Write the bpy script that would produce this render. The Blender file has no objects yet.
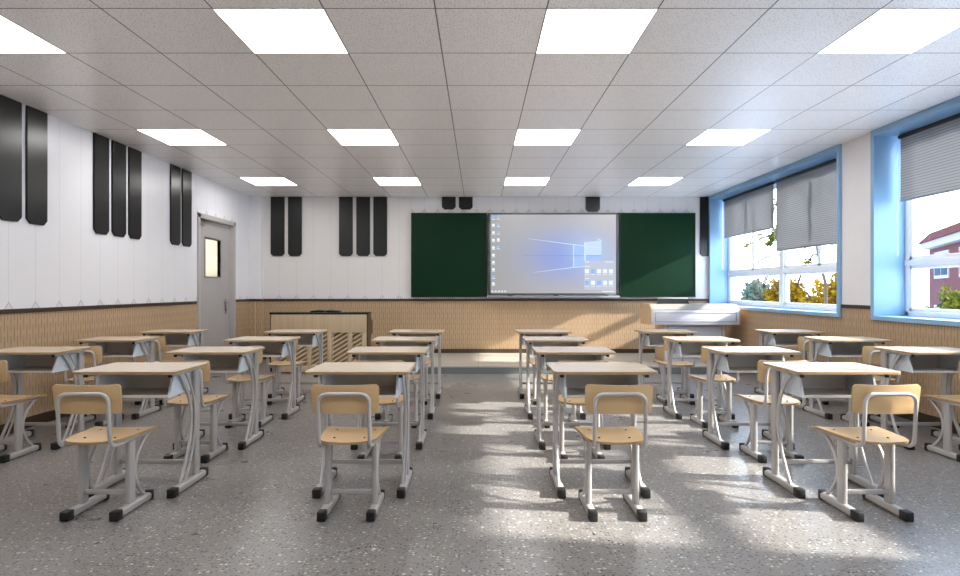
import bpy, bmesh, math, random
from mathutils import Vector, Matrix

sc = bpy.context.scene
COL = sc.collection
random.seed(7)
PI = math.pi
F = 589.0
EYE = 1.27

# ------------------------------------------------------------------ helpers
def lin(r, g, b):
    def f(c):
        c /= 255.0
        return c / 12.92 if c <= 0.04045 else ((c + 0.055) / 1.055) ** 2.4
    return (f(r), f(g), f(b), 1.0)

def new_mat(name):
    m = bpy.data.materials.new(name)
    m.use_nodes = True
    nt = m.node_tree
    for n in list(nt.nodes):
        nt.nodes.remove(n)
    out = nt.nodes.new('ShaderNodeOutputMaterial')
    return m, nt, out

class G:
    """tiny node-graph builder"""
    def __init__(s, nt):
        s.nt = nt
    def n(s, t, **kw):
        x = s.nt.nodes.new(t)
        for k, v in kw.items():
            setattr(x, k, v)
        return x
    def put(s, sock, v):
        if isinstance(v, bpy.types.NodeSocket):
            s.nt.links.new(v, sock)
        elif v is not None:
            sock.default_value = v
    def m(s, op, a, b=None, c=None):
        x = s.n('ShaderNodeMath', operation=op)
        s.put(x.inputs[0], a)
        if b is not None: s.put(x.inputs[1], b)
        if c is not None: s.put(x.inputs[2], c)
        return x.outputs[0]
    def xyz(s):
        tc = s.n('ShaderNodeTexCoord')
        sp = s.n('ShaderNodeSeparateXYZ')
        s.nt.links.new(tc.outputs['Object'], sp.inputs[0])
        return tc.outputs['Object'], sp.outputs
    def mix(s, fac, a, b):
        x = s.n('ShaderNodeMix', data_type='RGBA')
        s.put(x.inputs[0], fac)
        s.put(x.inputs[6], a)
        s.put(x.inputs[7], b)
        return x.outputs[2]
    def noise(s, vec, scale, detail=3, rough=0.5):
        x = s.n('ShaderNodeTexNoise')
        s.put(x.inputs['Vector'], vec)
        x.inputs['Scale'].default_value = scale
        x.inputs['Detail'].default_value = detail
        x.inputs['Roughness'].default_value = rough
        return x.outputs['Fac']
    def scale(s, vec, sx, sy, sz):
        x = s.n('ShaderNodeMapping')
        s.put(x.inputs['Vector'], vec)
        x.inputs['Scale'].default_value = (sx, sy, sz)
        return x.outputs[0]
    def bsdf(s, color, rough=0.5, metal=0.0, spec=0.5, coat=0.0, normal=None):
        x = s.n('ShaderNodeBsdfPrincipled')
        s.put(x.inputs['Base Color'], color)
        s.put(x.inputs['Roughness'], rough)
        x.inputs['Metallic'].default_value = metal
        x.inputs['Specular IOR Level'].default_value = spec
        x.inputs['Coat Weight'].default_value = coat
        x.inputs['Coat Roughness'].default_value = 0.1
        if normal is not None:
            s.nt.links.new(normal, x.inputs['Normal'])
        return x.outputs[0]
    def bump(s, h, strength=0.2, dist=0.005):
        x = s.n('ShaderNodeBump')
        x.inputs['Strength'].default_value = strength
        x.inputs['Distance'].default_value = dist
        s.nt.links.new(h, x.inputs['Height'])
        return x.outputs[0]

def plain(name, rgb, rough=0.5, metal=0.0, spec=0.5, coat=0.0, vary=0.04, vscale=3.0):
    m, nt, out = new_mat(name)
    g = G(nt)
    o, _ = g.xyz()
    c = lin(*rgb)
    d = tuple(x * (1 - vary) for x in c[:3]) + (1,)
    e = tuple(min(1, x * (1 + vary)) for x in c[:3]) + (1,)
    col = g.mix(g.noise(o, vscale), d, e)
    nt.links.new(g.bsdf(col, rough, metal, spec, coat), out.inputs[0])
    return m

def wood(name, rgb, rgb2, rough=0.35, axis=0, scale=1.0, coat=0.0):
    m, nt, out = new_mat(name)
    g = G(nt)
    o, _ = g.xyz()
    sv = [22 * scale, 22 * scale, 22 * scale]
    sv[axis] = 1.3 * scale
    v = g.scale(o, *sv)
    a = g.noise(v, 1.0, 5, 0.6)
    a = g.m('SMOOTH_MIN', g.m('MAXIMUM', g.m('MULTIPLY_ADD', a, 2.2, -0.6), 0.0), 1.0, 0.1)
    col = g.mix(a, lin(*rgb), lin(*rgb2))
    nt.links.new(g.bsdf(col, rough, 0, 0.5, coat), out.inputs[0])
    return m

def emis(name, rgb, strength, linear=None):
    m, nt, out = new_mat(name)
    g = G(nt)
    x = g.n('ShaderNodeEmission')
    x.inputs[0].default_value = linear or lin(*rgb)
    x.inputs[1].default_value = strength
    nt.links.new(x.outputs[0], out.inputs[0])
    return m

def addbox(bm, x0, x1, y0, y1, z0, z1, bev=0.0, seg=2, mi=0):
    vs = [bm.verts.new((x, y, z)) for x in (x0, x1) for y in (y0, y1) for z in (z0, z1)]
    idx = [(0, 1, 3, 2), (4, 6, 7, 5), (0, 4, 5, 1), (2, 3, 7, 6), (0, 2, 6, 4), (1, 5, 7, 3)]
    fs = []
    for q in idx:
        f = bm.faces.new([vs[i] for i in q])
        f.material_index = mi
        fs.append(f)
    if bev > 0:
        es = list({e for f in fs for e in f.edges})
        r = bmesh.ops.bevel(bm, geom=es, offset=bev, segments=seg, affect='EDGES', profile=0.5)
        for f in r['faces']:
            f.material_index = mi
    return vs

def addprism(bm, pts, axis, a, b, mi=0):
    """extrude polygon pts (2-tuples in the other two axes, in order) along axis from a to b"""
    def mk(p, t):
        c = [p[0], p[1]]
        c.insert(axis, t)
        return bm.verts.new(c)
    A = [mk(p, a) for p in pts]
    B = [mk(p, b) for p in pts]
    n = len(pts)
    fs = [bm.faces.new(A), bm.faces.new(B[::-1])]
    for i in range(n):
        fs.append(bm.faces.new((A[i], B[i], B[(i + 1) % n], A[(i + 1) % n])))
    for f in fs:
        f.material_index = mi
    return fs

def addsweep(bm, path, prof, closed_ends=True, up=None):
    """sweep a 2-D profile along a path of 3-D points (parallel transport)"""
    P = [Vector(p) for p in path]
    n = len(P)
    T = []
    for i in range(n):
        t = (P[min(i + 1, n - 1)] - P[max(i - 1, 0)])
        T.append(t.normalized())
    N = Vector(up) if up else (Vector((0, 0, 1)) if abs(T[0].z) < 0.9 else Vector((0, 1, 0)))
    N = (N - T[0] * N.dot(T[0])).normalized()
    rings = []
    for i in range(n):
        N = (N - T[i] * N.dot(T[i])).normalized()
        B = T[i].cross(N)
        rings.append([bm.verts.new(P[i] + N * a + B * b) for a, b in prof])
    k = len(prof)
    for i in range(n - 1):
        for j in range(k):
            bm.faces.new((rings[i][j], rings[i][(j + 1) % k], rings[i + 1][(j + 1) % k], rings[i + 1][j]))
    if closed_ends:
        bm.faces.new(rings[0][::-1])
        bm.faces.new(rings[-1])

def circ(r, k=10):
    return [(r * math.cos(2 * PI * i / k), r * math.sin(2 * PI * i / k)) for i in range(k)]

def oval(a, b, r, k=3):
    """rounded rectangle of full size a x b, corner r"""
    out = []
    for cx, cy, s in ((a / 2 - r, b / 2 - r, 0), (-a / 2 + r, b / 2 - r, PI / 2), (-a / 2 + r, -b / 2 + r, PI), (a / 2 - r, -b / 2 + r, 1.5 * PI)):
        for i in range(k + 1):
            t = s + PI / 2 * i / k
            out.append((cx + r * math.cos(t), cy + r * math.sin(t)))
    return out

def addcyl(bm, p0, p1, r, k=10):
    addsweep(bm, [p0, p1], circ(r, k))

def bezier(p0, p1, p2, p3, n=14):
    o = []
    for i in range(n + 1):
        t = i / n
        o.append(tuple((1 - t) ** 3 * a + 3 * (1 - t) ** 2 * t * b + 3 * (1 - t) * t * t * c + t ** 3 * d
                       for a, b, c, d in zip(p0, p1, p2, p3)))
    return o

def fillet(pts, r, k=5):
    """polyline with rounded corners"""
    P = [Vector(p) for p in pts]
    out = [P[0]]
    for i in range(1, len(P) - 1):
        a = (P[i - 1] - P[i]).normalized() * r
        b = (P[i + 1] - P[i]).normalized() * r
        for j in range(k + 1):
            t = j / k
            out.append((P[i] + a) * (1 - t) ** 2 + P[i] * 2 * t * (1 - t) + (P[i] + b) * t * t)
    out.append(P[-1])
    return out

def addslab(bm, fn, nu, nv, th):
    """fn(u,v)->point of a curved sheet, thickened by vector th"""
    th = Vector(th)
    A = [[bm.verts.new(Vector(fn(i / nu, j / nv))) for j in range(nv + 1)] for i in range(nu + 1)]
    B = [[bm.verts.new(Vector(fn(i / nu, j / nv)) + th) for j in range(nv + 1)] for i in range(nu + 1)]
    for i in range(nu):
        for j in range(nv):
            bm.faces.new((A[i][j], A[i + 1][j], A[i + 1][j + 1], A[i][j + 1]))
            bm.faces.new((B[i][j], B[i][j + 1], B[i + 1][j + 1], B[i + 1][j]))
    ring = [(i, 0) for i in range(nu)] + [(nu, j) for j in range(nv)] + [(i, nv) for i in range(nu, 0, -1)] + [(0, j) for j in range(nv, 0, -1)]
    for q in range(len(ring)):
        a, b = ring[q], ring[(q + 1) % len(ring)]
        f = bm.faces.new((A[a[0]][a[1]], B[a[0]][a[1]], B[b[0]][b[1]], A[b[0]][b[1]]))
        f.material_index = 1

def obj(name, bm, mats, parent=None, smooth=False, label=None):
    bmesh.ops.recalc_face_normals(bm, faces=bm.faces[:])
    me = bpy.data.meshes.new(name)
    bm.to_mesh(me)
    bm.free()
    if not isinstance(mats, (list, tuple)):
        mats = [mats]
    for m in mats:
        me.materials.append(m)
    if smooth:
        try:
            me.shade_smooth()
            me.set_sharp_from_angle(angle=math.radians(38))
        except Exception:
            pass
    o = bpy.data.objects.new(name, me)
    COL.objects.link(o)
    if parent is not None:
        o.parent = parent
    if label:
        o['label'] = label
    return o

def tag(o, label, cat, group=None, kind=None):
    o['label'] = label
    o['category'] = cat
    if group: o['group'] = group
    if kind: o['kind'] = kind
    return o

def thing(name, label, cat, loc=(0, 0, 0), group=None, rotz=0.0):
    o = bpy.data.objects.new(name, None)
    o.empty_display_size = 0.1
    COL.objects.link(o)
    o.location = loc
    o.rotation_euler = (0, 0, rotz)
    return tag(o, label, cat, group)

def struct(name, bm, mats, parent=None, smooth=False):
    o = obj(name, bm, mats, parent, smooth)
    if parent is None:
        o['kind'] = 'structure'
    return o

def boxo(name, m, parent, *b, bev=0.0, seg=2, label=None, smooth=False):
    bm = bmesh.new()
    addbox(bm, *b, bev=bev, seg=seg)
    return obj(name, bm, m, parent, smooth or bev > 0, label)

def dup(root, loc, label, rotz=None):
    r = root.copy()
    COL.objects.link(r)
    r.location = loc
    r['label'] = label
    if rotz is not None:
        r.rotation_euler = (0, 0, rotz)
    for ch in list(root.children):
        c = ch.copy()
        COL.objects.link(c)
        c.parent = r
        for gch in list(ch.children):
            d = gch.copy()
            COL.objects.link(d)
            d.parent = c
    return r

def wx(px, D): return (px - 478.7) * D / F
def wz(py, D): return EYE - (py - 289.2) * D / F

# ------------------------------------------------------------------ dimensions
XL, XR = -4.13, 4.20
YB, YF = 10.71, -2.6
H = 2.95
RAIL0, RAIL1 = 1.055, 1.095

# ------------------------------------------------------------------ materials
def mat_floor():
    m, nt, out = new_mat('terrazzo_floor')
    g = G(nt)
    o, _ = g.xyz()
    base = g.mix(g.noise(o, 0.8, 2), lin(106, 104, 104), lin(127, 124, 123))
    fine = g.noise(o, 90, 2, 0.7)
    base = g.mix(g.m('MULTIPLY', g.m('SUBTRACT', fine, 0.35), 1.1), base, lin(160, 157, 154))
    def chips(sc_, thr, colA, colB, offs, base, kp=0.45):
        mp = g.n('ShaderNodeMapping')
        nt.links.new(o, mp.inputs['Vector'])
        mp.inputs['Location'].default_value = (offs, offs * 1.7, 0)
        mp.inputs['Scale'].default_value = (1, 1.25, 1)
        wn = g.n('ShaderNodeTexNoise')
        nt.links.new(mp.outputs[0], wn.inputs['Vector'])
        wn.inputs['Scale'].default_value = sc_ * 1.5
        va = g.n('ShaderNodeVectorMath', operation='MULTIPLY_ADD')
        nt.links.new(wn.outputs['Color'], va.inputs[0])
        va.inputs[1].default_value = (0.6 / sc_,) * 3
        nt.links.new(mp.outputs[0], va.inputs[2])
        v = g.n('ShaderNodeTexVoronoi')
        v.voronoi_dimensions = '2D'
        v.inputs['Scale'].default_value = sc_
        nt.links.new(va.outputs[0], v.inputs['Vector'])
        sep = g.n('ShaderNodeSeparateColor')
        nt.links.new(v.outputs['Color'], sep.inputs[0])
        size = g.m('MULTIPLY', sep.outputs[0], thr)
        mask = g.m('LESS_THAN', v.outputs['Distance'], size)
        keep = g.m('GREATER_THAN', sep.outputs[1], kp)
        mask = g.m('MULTIPLY', mask, keep)
        col = g.mix(sep.outputs[2], colA, colB)
        return g.mix(mask, base, col)
    base = chips(26, 0.34, lin(88, 84, 82), lin(150, 138, 126), 3.0, base)
    base = chips(34, 0.30, lin(164, 160, 156), lin(208, 204, 198), 11.0, base, 0.58)
    base = chips(48, 0.34, lin(44, 42, 42), lin(78, 74, 72), 23.0, base, 0.3)
    rg = g.m('MULTIPLY_ADD', g.noise(o, 2.5, 3), 0.10, 0.24)
    nt.links.new(g.bsdf(base, rg, 0, 0.42), out.inputs[0])
    return m

def mat_platform():
    m, nt, out = new_mat('platform_tile')
    g = G(nt)
    o, s = g.xyz()
    v = g.scale(o, 1.0, 7.0, 1.0)
    col = g.mix(g.noise(v, 1.6, 4, 0.6), lin(146, 140, 132), lin(196, 189, 178))
    fx = g.m('ABSOLUTE', g.m('SUBTRACT', g.m('FRACT', g.m('DIVIDE', s[0], 0.8)), 0.5))
    col = g.mix(g.m('GREATER_THAN', fx, 0.496), col, lin(110, 108, 104))
    nt.links.new(g.bsdf(col, 0.3), out.inputs[0])
    return m

def mat_ceiling():
    m, nt, out = new_mat('ceiling_tile')
    g = G(nt)
    o, s = g.xyz()
    TX, TY, X0, Y0 = 0.667, 0.667, 0.407, 3.524
    lx = g.m('ABSOLUTE', g.m('SUBTRACT', g.m('FRACT', g.m('DIVIDE', g.m('ADD', s[0], 66 * TX - X0), TX)), 0.5))
    ly = g.m('ABSOLUTE', g.m('SUBTRACT', g.m('FRACT', g.m('DIVIDE', g.m('ADD', s[1], 66 * 0.6665 - Y0), 0.6665)), 0.5))
    line = g.m('GREATER_THAN', g.m('MAXIMUM', lx, ly), 0.4935)
    vor = g.n('ShaderNodeTexVoronoi')
    vor.voronoi_dimensions = '2D'
    vor.inputs['Scale'].default_value = 46
    nt.links.new(o, vor.inputs['Vector'])
    sep = g.n('ShaderNodeSeparateColor')
    nt.links.new(vor.outputs['Color'], sep.inputs[0])
    dot = g.m('MULTIPLY', g.m('LESS_THAN', vor.outputs['Distance'], 0.17), g.m('GREATER_THAN', sep.outputs[0], 0.35))
    base = g.mix(g.noise(o, 14, 3), lin(240, 236, 235), lin(246, 243, 242))
    base = g.mix(g.m('MULTIPLY', dot, 0.6), base, lin(140, 134, 130))
    base = g.mix(line, base, lin(98, 94, 94))
    nt.links.new(g.bsdf(base, 0.32, 0, 0.45), out.inputs[0])
    return m

def mat_keys(name, axis, pitch, off, z0, rgb=(226, 225, 229)):
    """white gloss wall boards like piano keys: joints and mitred feet"""
    m, nt, out = new_mat(name)
    g = G(nt)
    o, s = g.xyz()
    u = g.m('FRACT', g.m('DIVIDE', g.m('ADD', s[axis], 100 * pitch - off), pitch))
    d = g.m('MULTIPLY', g.m('SUBTRACT', 0.5, g.m('ABSOLUTE', g.m('SUBTRACT', u, 0.5))), pitch)  # metres from joint
    zz = g.m('SUBTRACT', s[2], z0)
    q = g.m('ADD', g.m('MULTIPLY', d, 1.25), zz)
    above = g.m('GREATER_THAN', q, 0.055)
    joint = g.m('MULTIPLY', g.m('LESS_THAN', d, 0.0022), above)
    edge = g.m('LESS_THAN', g.m('ABSOLUTE', g.m('SUBTRACT', q, 0.055)), 0.0032)
    inside = g.m('LESS_THAN', q, 0.055)
    c = lin(*rgb)
    col = g.mix(g.noise(o, 1.5, 2), c, tuple(x * .97 for x in c[:3]) + (1,))
    col = g.mix(g.m('MULTIPLY', inside, 0.35), col, lin(190, 188, 190))
    col = g.mix(g.m('MULTIPLY', joint, 0.32), col, lin(120, 118, 122))
    col = g.mix(edge, col, lin(104, 100, 102))
    nt.links.new(g.bsdf(col, 0.38, 0, 0.5), out.inputs[0])
    return m

def mat_wainscot(name, axis):
    m, nt, out = new_mat(name)
    g = G(nt)
    o, s = g.xyz()
    W = 0.0365
    uu = g.m('DIVIDE', g.m('ADD', s[axis], 36.5), W)
    colid = g.m('FLOOR', uu)
    par = g.m('MODULO', colid, 2.0)
    fu = g.m('ABSOLUTE', g.m('SUBTRACT', g.m('FRACT', uu), 0.5))
    fv = g.m('FRACT', g.m('ADD', g.m('DIVIDE', g.m('ADD', s[2], 1.0), 0.19), g.m('MULTIPLY', par, 0.5)))
    slit = g.m('MULTIPLY', g.m('LESS_THAN', fu, 0.075), g.m('LESS_THAN', fv, 0.76))
    v = g.scale(o, 18, 18, 2.2)
    base = g.mix(g.noise(v, 1.2, 4, 0.6), lin(188, 161, 130), lin(170, 142, 110))
    fine = g.m('LESS_THAN', g.m('FRACT', g.m('MULTIPLY', uu, 2.0)), 0.12)
    base = g.mix(g.m('MULTIPLY', fine, 0.25), base, lin(140, 110, 80))
    col = g.mix(g.m('MULTIPLY', slit, 0.85), base, lin(84, 62, 42))
    h = g.m('SUBTRACT', 1.0, slit)
    nt.links.new(g.bsdf(col, 0.45, 0, 0.4, normal=g.bump(h, 0.5, 0.004)), out.inputs[0])
    return m

M = {}
M['floor'] = mat_floor()
M['platform'] = mat_platform()
M['riser'] = plain('platform_riser', (112, 118, 118), 0.4)
M['ceiling'] = mat_ceiling()
M['key_left'] = mat_keys('white_key_boards_left', 1, 0.3135, 5.175, 1.10)
M['key_left_hi'] = mat_keys('white_key_boards_above_door', 1, 0.3135, 5.175, 2.405)
M['key_back'] = mat_keys('white_key_boards_back', 0, 0.3118, -3.317, 1.10, (222, 218, 216))
M['key_hi'] = mat_keys('white_key_boards_above_board', 0, 0.2382, 0.204, 2.665, (222, 219, 220))
M['wains_x'] = mat_wainscot('slotted_wood_x', 0)
M['wains_y'] = mat_wainscot('slotted_wood_y', 1)
M['rail'] = plain('dark_brown_rail', (52, 38, 26), 0.45)
M['base'] = plain('brown_skirting', (66, 48, 30), 0.45)
M['white_paint'] = plain('pillar_paint', (224, 222, 224), 0.6)
M['blue'] = plain('blue_window_surround', (134, 174, 208), 0.38)
M['upvc'] = plain('white_window_frame', (246, 248, 252), 0.3)
M['blackpanel'] = plain('black_wall_panel', (27, 28, 28), 0.28, 0, 0.4)
M['green'] = plain('green_chalkboard', (8, 42, 23), 0.5, 0, 0.12, vary=0.1, vscale=1.2)
M['alu'] = plain('grey_aluminium', (150, 152, 156), 0.35, 0.6)
M['darkalu'] = plain('dark_grey_bezel', (92, 96, 98), 0.4, 0.4)
M['metal'] = plain('light_grey_paint_steel', (174, 170, 168), 0.36, 0.1)
M['metal2'] = plain('grey_steel_tube', (184, 181, 180), 0.32, 0.15)
M['boxgrey'] = plain('grey_steel_box', (206, 204, 200), 0.5, 0.1)
M['boxend'] = plain('box_side_window_tint', (206, 214, 222), 0.4)  # bluish window light on the book box sides, put into the colour
M['rubber'] = plain('black_rubber', (22, 21, 21), 0.5)
M['screw'] = plain('screw_steel', (110, 100, 88), 0.35, 0.7)
M['desktop'] = wood('pale_maple_top', (210, 197, 180), (198, 181, 160), 0.26, 0)
M['edge'] = wood('tan_edge_band', (178, 148, 108), (162, 130, 90), 0.4, 0)
M['ply'] = wood('honey_plywood', (212, 182, 138), (199, 165, 119), 0.3, 0)
M['door'] = plain('grey_door_paint', (168, 163, 161), 0.4)
M['doorframe'] = plain('grey_door_frame', (176, 170, 168), 0.4)
M['steel'] = plain('brushed_steel', (150, 146, 142), 0.3, 0.8)
M['cream'] = plain('corridor_cream', (232, 224, 208), 0.7)
M['pianoblack'] = plain('piano_black', (14, 12, 11), 0.25)
M['pianowood'] = wood('piano_back_beech', (204, 182, 150), (190, 166, 132), 0.45, 2)
M['slat'] = wood('piano_slat', (240, 226, 194), (226, 210, 176), 0.45, 0)
M['recess'] = wood('piano_recess', (176, 146, 108), (160, 130, 92), 0.6, 2)
M['podwhite'] = plain('white_podium_paint', (214, 214, 222), 0.35)
M['podgrey'] = plain('warm_grey_top', (142, 137, 132), 0.4)
M['podwood'] = wood('podium_side_wood', (206, 176, 138), (190, 158, 120), 0.4, 2)
M['groove'] = plain('groove_grey', (140, 142, 150), 0.5)

# blind fabric
def mat_blind():
    m, nt, out = new_mat('grey_screen_fabric')
    g = G(nt)
    o, s = g.xyz()
    ln = g.m('FRACT', g.m('DIVIDE', s[2], 0.028))
    stripe = g.m('LESS_THAN', ln, 0.35)
    col = g.mix(stripe, lin(150, 149, 152), lin(124, 124, 128))
    d = g.n('ShaderNodeBsdfDiffuse'); nt.links.new(col, d.inputs[0])
    t = g.n('ShaderNodeBsdfTranslucent'); nt.links.new(col, t.inputs[0])
    mx = g.n('ShaderNodeMixShader'); mx.inputs[0].default_value = 0.28
    nt.links.new(d.outputs[0], mx.inputs[1]); nt.links.new(t.outputs[0], mx.inputs[2])
    tr = g.n('ShaderNodeBsdfTransparent')
    mx2 = g.n('ShaderNodeMixShader')
    g.put(mx2.inputs[0], g.m('MULTIPLY_ADD', stripe, -0.06, 0.13))
    nt.links.new(mx.outputs[0], mx2.inputs[1]); nt.links.new(tr.outputs[0], mx2.inputs[2])
    nt.links.new(mx2.outputs[0], out.inputs[0])
    return m
M['blind'] = mat_blind()

def mat_glass():
    m, nt, out = new_mat('window_glass')
    g = G(nt)
    fr = g.n('ShaderNodeFresnel'); fr.inputs[0].default_value = 1.45
    tr = g.n('ShaderNodeBsdfTransparent'); tr.inputs[0].default_value = (0.95, 0.97, 0.98, 1)
    gl = g.n('ShaderNodeBsdfGlossy'); gl.inputs['Roughness'].default_value = 0.02
    mx = g.n('ShaderNodeMixShader')
    geo = g.n('ShaderNodeNewGeometry')
    g.put(mx.inputs[0], g.m('MULTIPLY', fr.outputs[0], g.m('SUBTRACT', 1.0, geo.outputs['Backfacing'])))
    nt.links.new(tr.outputs[0], mx.inputs[1]); nt.links.new(gl.outputs[0], mx.inputs[2])
    nt.links.new(mx.outputs[0], out.inputs[0])
    return m
M['glass'] = mat_glass()
M['lamp'] = emis('light_panel_glow', (255, 253, 250), 5.5)

# ------------------------------------------------------------------ room shell
bm = bmesh.new(); addbox(bm, XL - 0.3, XR + 0.4, YF - 0.2, YB + 0.2, -0.2, 0)
struct('floor', bm, M['floor'])
bm = bmesh.new(); addbox(bm, XL - 0.3, XR + 0.4, YF - 0.2, YB + 0.2, H, H + 0.25)
struct('ceiling', bm, M['ceiling'])

PX0 = -1.42
bm = bmesh.new()
addbox(bm, PX0, XR - 0.02, 8.83, YB - 0.025, 0, 0.095, mi=0)
addbox(bm, PX0 - 0.01, XR - 0.02, 8.82, YB - 0.025, 0.095, 0.113, mi=1)
struct('trim_1', bm, [M['riser'], M['platform']])
bpy.data.objects['trim_1'].name = 'floor_platform'

# left wall with door opening
DY0, DY1, DZ = 8.64, 9.97, 2.40
bm = bmesh.new()
for (y0, y1, z0, z1, mi) in ((YF, DY0, RAIL1, H, 0), (YF, DY0, 0, RAIL1, 1), (DY1, YB, RAIL1, H, 0), (DY1, YB, 0, RAIL1, 1), (DY0, DY1, DZ, H, 2)):
    addbox(bm, XL - 0.14, XL, y0, y1, z0, z1, mi=mi)
struct('wall_left', bm, [M['key_left'], M['wains_y'], M['key_left_hi']])
bm = bmesh.new(); addbox(bm, XL, XL + 0.012, YF, DY0 - 0.03, RAIL0, RAIL1)
addbox(bm, XL, XL + 0.012, DY1 + 0.03, 10.58, RAIL0, RAIL1)
struct('trim_1', bm, M['rail'])
bm = bmesh.new(); addbox(bm, XL, XL + 0.014, YF, DY0 - 0.03, 0, 0.10); addbox(bm, XL, XL + 0.014, DY1 + 0.03, 10.58, 0, 0.10)
struct('baseboard_left', bm, M['base'])

# back wall + corner pilaster
bm = bmesh.new()
addbox(bm, XL - 0.14, XR + 0.4, YB, YB + 0.14, RAIL1, H, mi=0)
addbox(bm, XL - 0.14, XR + 0.4, YB, YB + 0.14, 0, RAIL1, mi=1)
addbox(bm, -1.238, 3.93, YB - 0.006, YB + 0.001, 2.66, H, mi=2)
struct('wall_back', bm, [M['key_back'], M['wains_x'], M['key_hi']])
bm = bmesh.new()
addbox(bm, XL, -3.915, 10.58, YB, RAIL1, H, mi=0)
addbox(bm, XL, -3.915, 10.58, YB, 0, RAIL1, mi=1)
addbox(bm, -4.02, -4.008, 10.576, 10.581, 0.12, RAIL0, mi=2)
struct('trim_5', bm, [M['white_paint'], M['wains_x'], M['desktop']])
bpy.data.objects['trim_5'].name = 'wall_corner'
bm = bmesh.new(); addbox(bm, -3.915, XR, YB - 0.014, YB, RAIL0, RAIL1)
addbox(bm, XL, -3.903, 10.567, 10.58, RAIL0, RAIL1); addbox(bm, -3.915, -3.903, 10.58, YB - 0.014, RAIL0, RAIL1)
struct('trim_2', bm, M['rail'])
bm = bmesh.new(); addbox(bm, -3.915, PX0, YB - 0.018, YB, 0, 0.18); addbox(bm, PX0, XR, YB - 0.018, YB, 0.113, 0.185)
addbox(bm, XL, -3.901, 10.565, 10.58, 0, 0.18)
struct('baseboard_back', bm, M['base'])

# right wall with two windows, plus an unseen third added for its light
WIN = [(6.81, 10.68), (2.28, 6.27), (-2.13, 1.74)]
SZ = 0.945
XO = 4.62
bm = bmesh.new()
def wallseg(y0, y1, z0, z1, mi):
    addbox(bm, XR, XO, y0, y1, z0, z1, mi=mi)
for (y0, y1) in ((YF, -2.13), (1.74, 2.28), (6.27, 6.81), (10.68, YB)):
    wallseg(y0, y1, RAIL1, H, 0); wallseg(y0, y1, 0, RAIL1, 1)
for (y0, y1) in WIN:
    wallseg(y0, y1, 0, SZ, 1)
    addbox(bm, XR + 0.02, XO, y0, y1, 2.89, H, mi=0)
struct('wall_right', bm, [M['white_paint'], M['wains_y']])
bm = bmesh.new(); addbox(bm, XR - 0.012, XR, 6.27, 6.81, RAIL0, RAIL1); addbox(bm, XR - 0.012, XR, 1.74, 2.28, RAIL0, RAIL1)
struct('trim_3', bm, M['rail'])
bm = bmesh.new(); addbox(bm, XR - 0.014, XR, YF, 8.82, 0, 0.10); addbox(bm, XR - 0.014, XR, 8.83, YB, 0.113, 0.185)
struct('baseboard_right', bm, M['base'])
bm = bmesh.new()
addbox(bm, XL - 0.14, XO, YF - 0.14, YF, RAIL1, H, mi=0); addbox(bm, XL - 0.14, XO, YF - 0.14, YF, 0, RAIL1, mi=1)
struct('wall_front', bm, [M['white_paint'], M['wains_x']])

# windows
def window(idx, y0, y1):
    bm = bmesh.new()
    t = 0.055
    xa = XR - 0.03
    # surround: far jamb, near jamb, head, sill
    addbox(bm, xa, XO, y1 - t, y1, SZ + 0.045, 2.885)
    addbox(bm, xa, XO, y0, y0 + t, SZ + 0.045, 2.885)
    addbox(bm, xa, XO, y0, y1, 2.885, H)
    addbox(bm, xa, XO, y0, y1, SZ, SZ + 0.045, bev=0.003)
    root = struct('window_%d' % idx, bm, M['blue'])
    a, b = y0 + t, y1 - t
    mid = (a + b) / 2
    xf0, xf1 = 4.50, 4.58
    z0, z1 = SZ + 0.045, 2.885
    bm = bmesh.new()
    def fb(ya, yb, za, zb, xo=0.0):
        addbox(bm, xf0 - xo, xf1, ya, yb, za, zb, bev=0.006)
    fb(a, a + 0.05, z0, z1); fb(b - 0.05, b, z0, z1)
    fb(a, b, z0, z0 + 0.05); fb(a, b, z1 - 0.05, z1)
    fb(mid - 0.06, mid + 0.06, z0, z1, 0.012)
    fb(a, b, 1.515, 1.575, 0.01)
    obj('window_frame', bm, M['upvc'], root, True)
    for (c, d) in ((a + 0.05, mid - 0.06), (mid + 0.06, b - 0.05)):
        q = (c + d) / 2
        for (ya, yb) in ((c, q), (q, d)):
            bm = bmesh.new()
            w = 0.038
            for (p, r, s_, u_) in ((ya, ya + w, 1.575, z1 - 0.05), (yb - w, yb, 1.575, z1 - 0.05), (ya, yb, 1.575, 1.575 + w), (ya, yb, z1 - 0.05 - w, z1 - 0.05)):
                addbox(bm, xf0 + 0.01, xf1 - 0.01, p, r, s_, u_, bev=0.004)
            fr = obj('sash', bm, M['upvc'], root, True)
            boxo('pane', M['glass'], fr, 4.538, 4.544, ya + w, yb - w, 1.575 + w, z1 - 0.05 - w)
        bm = bmesh.new()
        w = 0.034
        zt, zb_ = 1.515, z0 + 0.05
        for (p, r, s_, u_) in ((c, c + w, zb_, zt), (d - w, d, zb_, zt), (c, d, zb_, zb_ + w), (c, d, zt - w, zt)):
            addbox(bm, xf0 + 0.01, xf1 - 0.01, p, r, s_, u_, bev=0.004)
        fr = obj('sash', bm, M['upvc'], root, True)
        boxo('pane', M['glass'], fr, 4.538, 4.544, c + w, d - w, zb_ + w, zt - w)
    return root
window(1, *WIN[0])
window(2, *WIN[1])
window(3, *WIN[2])  # out of view, added to brighten the near wall and ceiling

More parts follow.
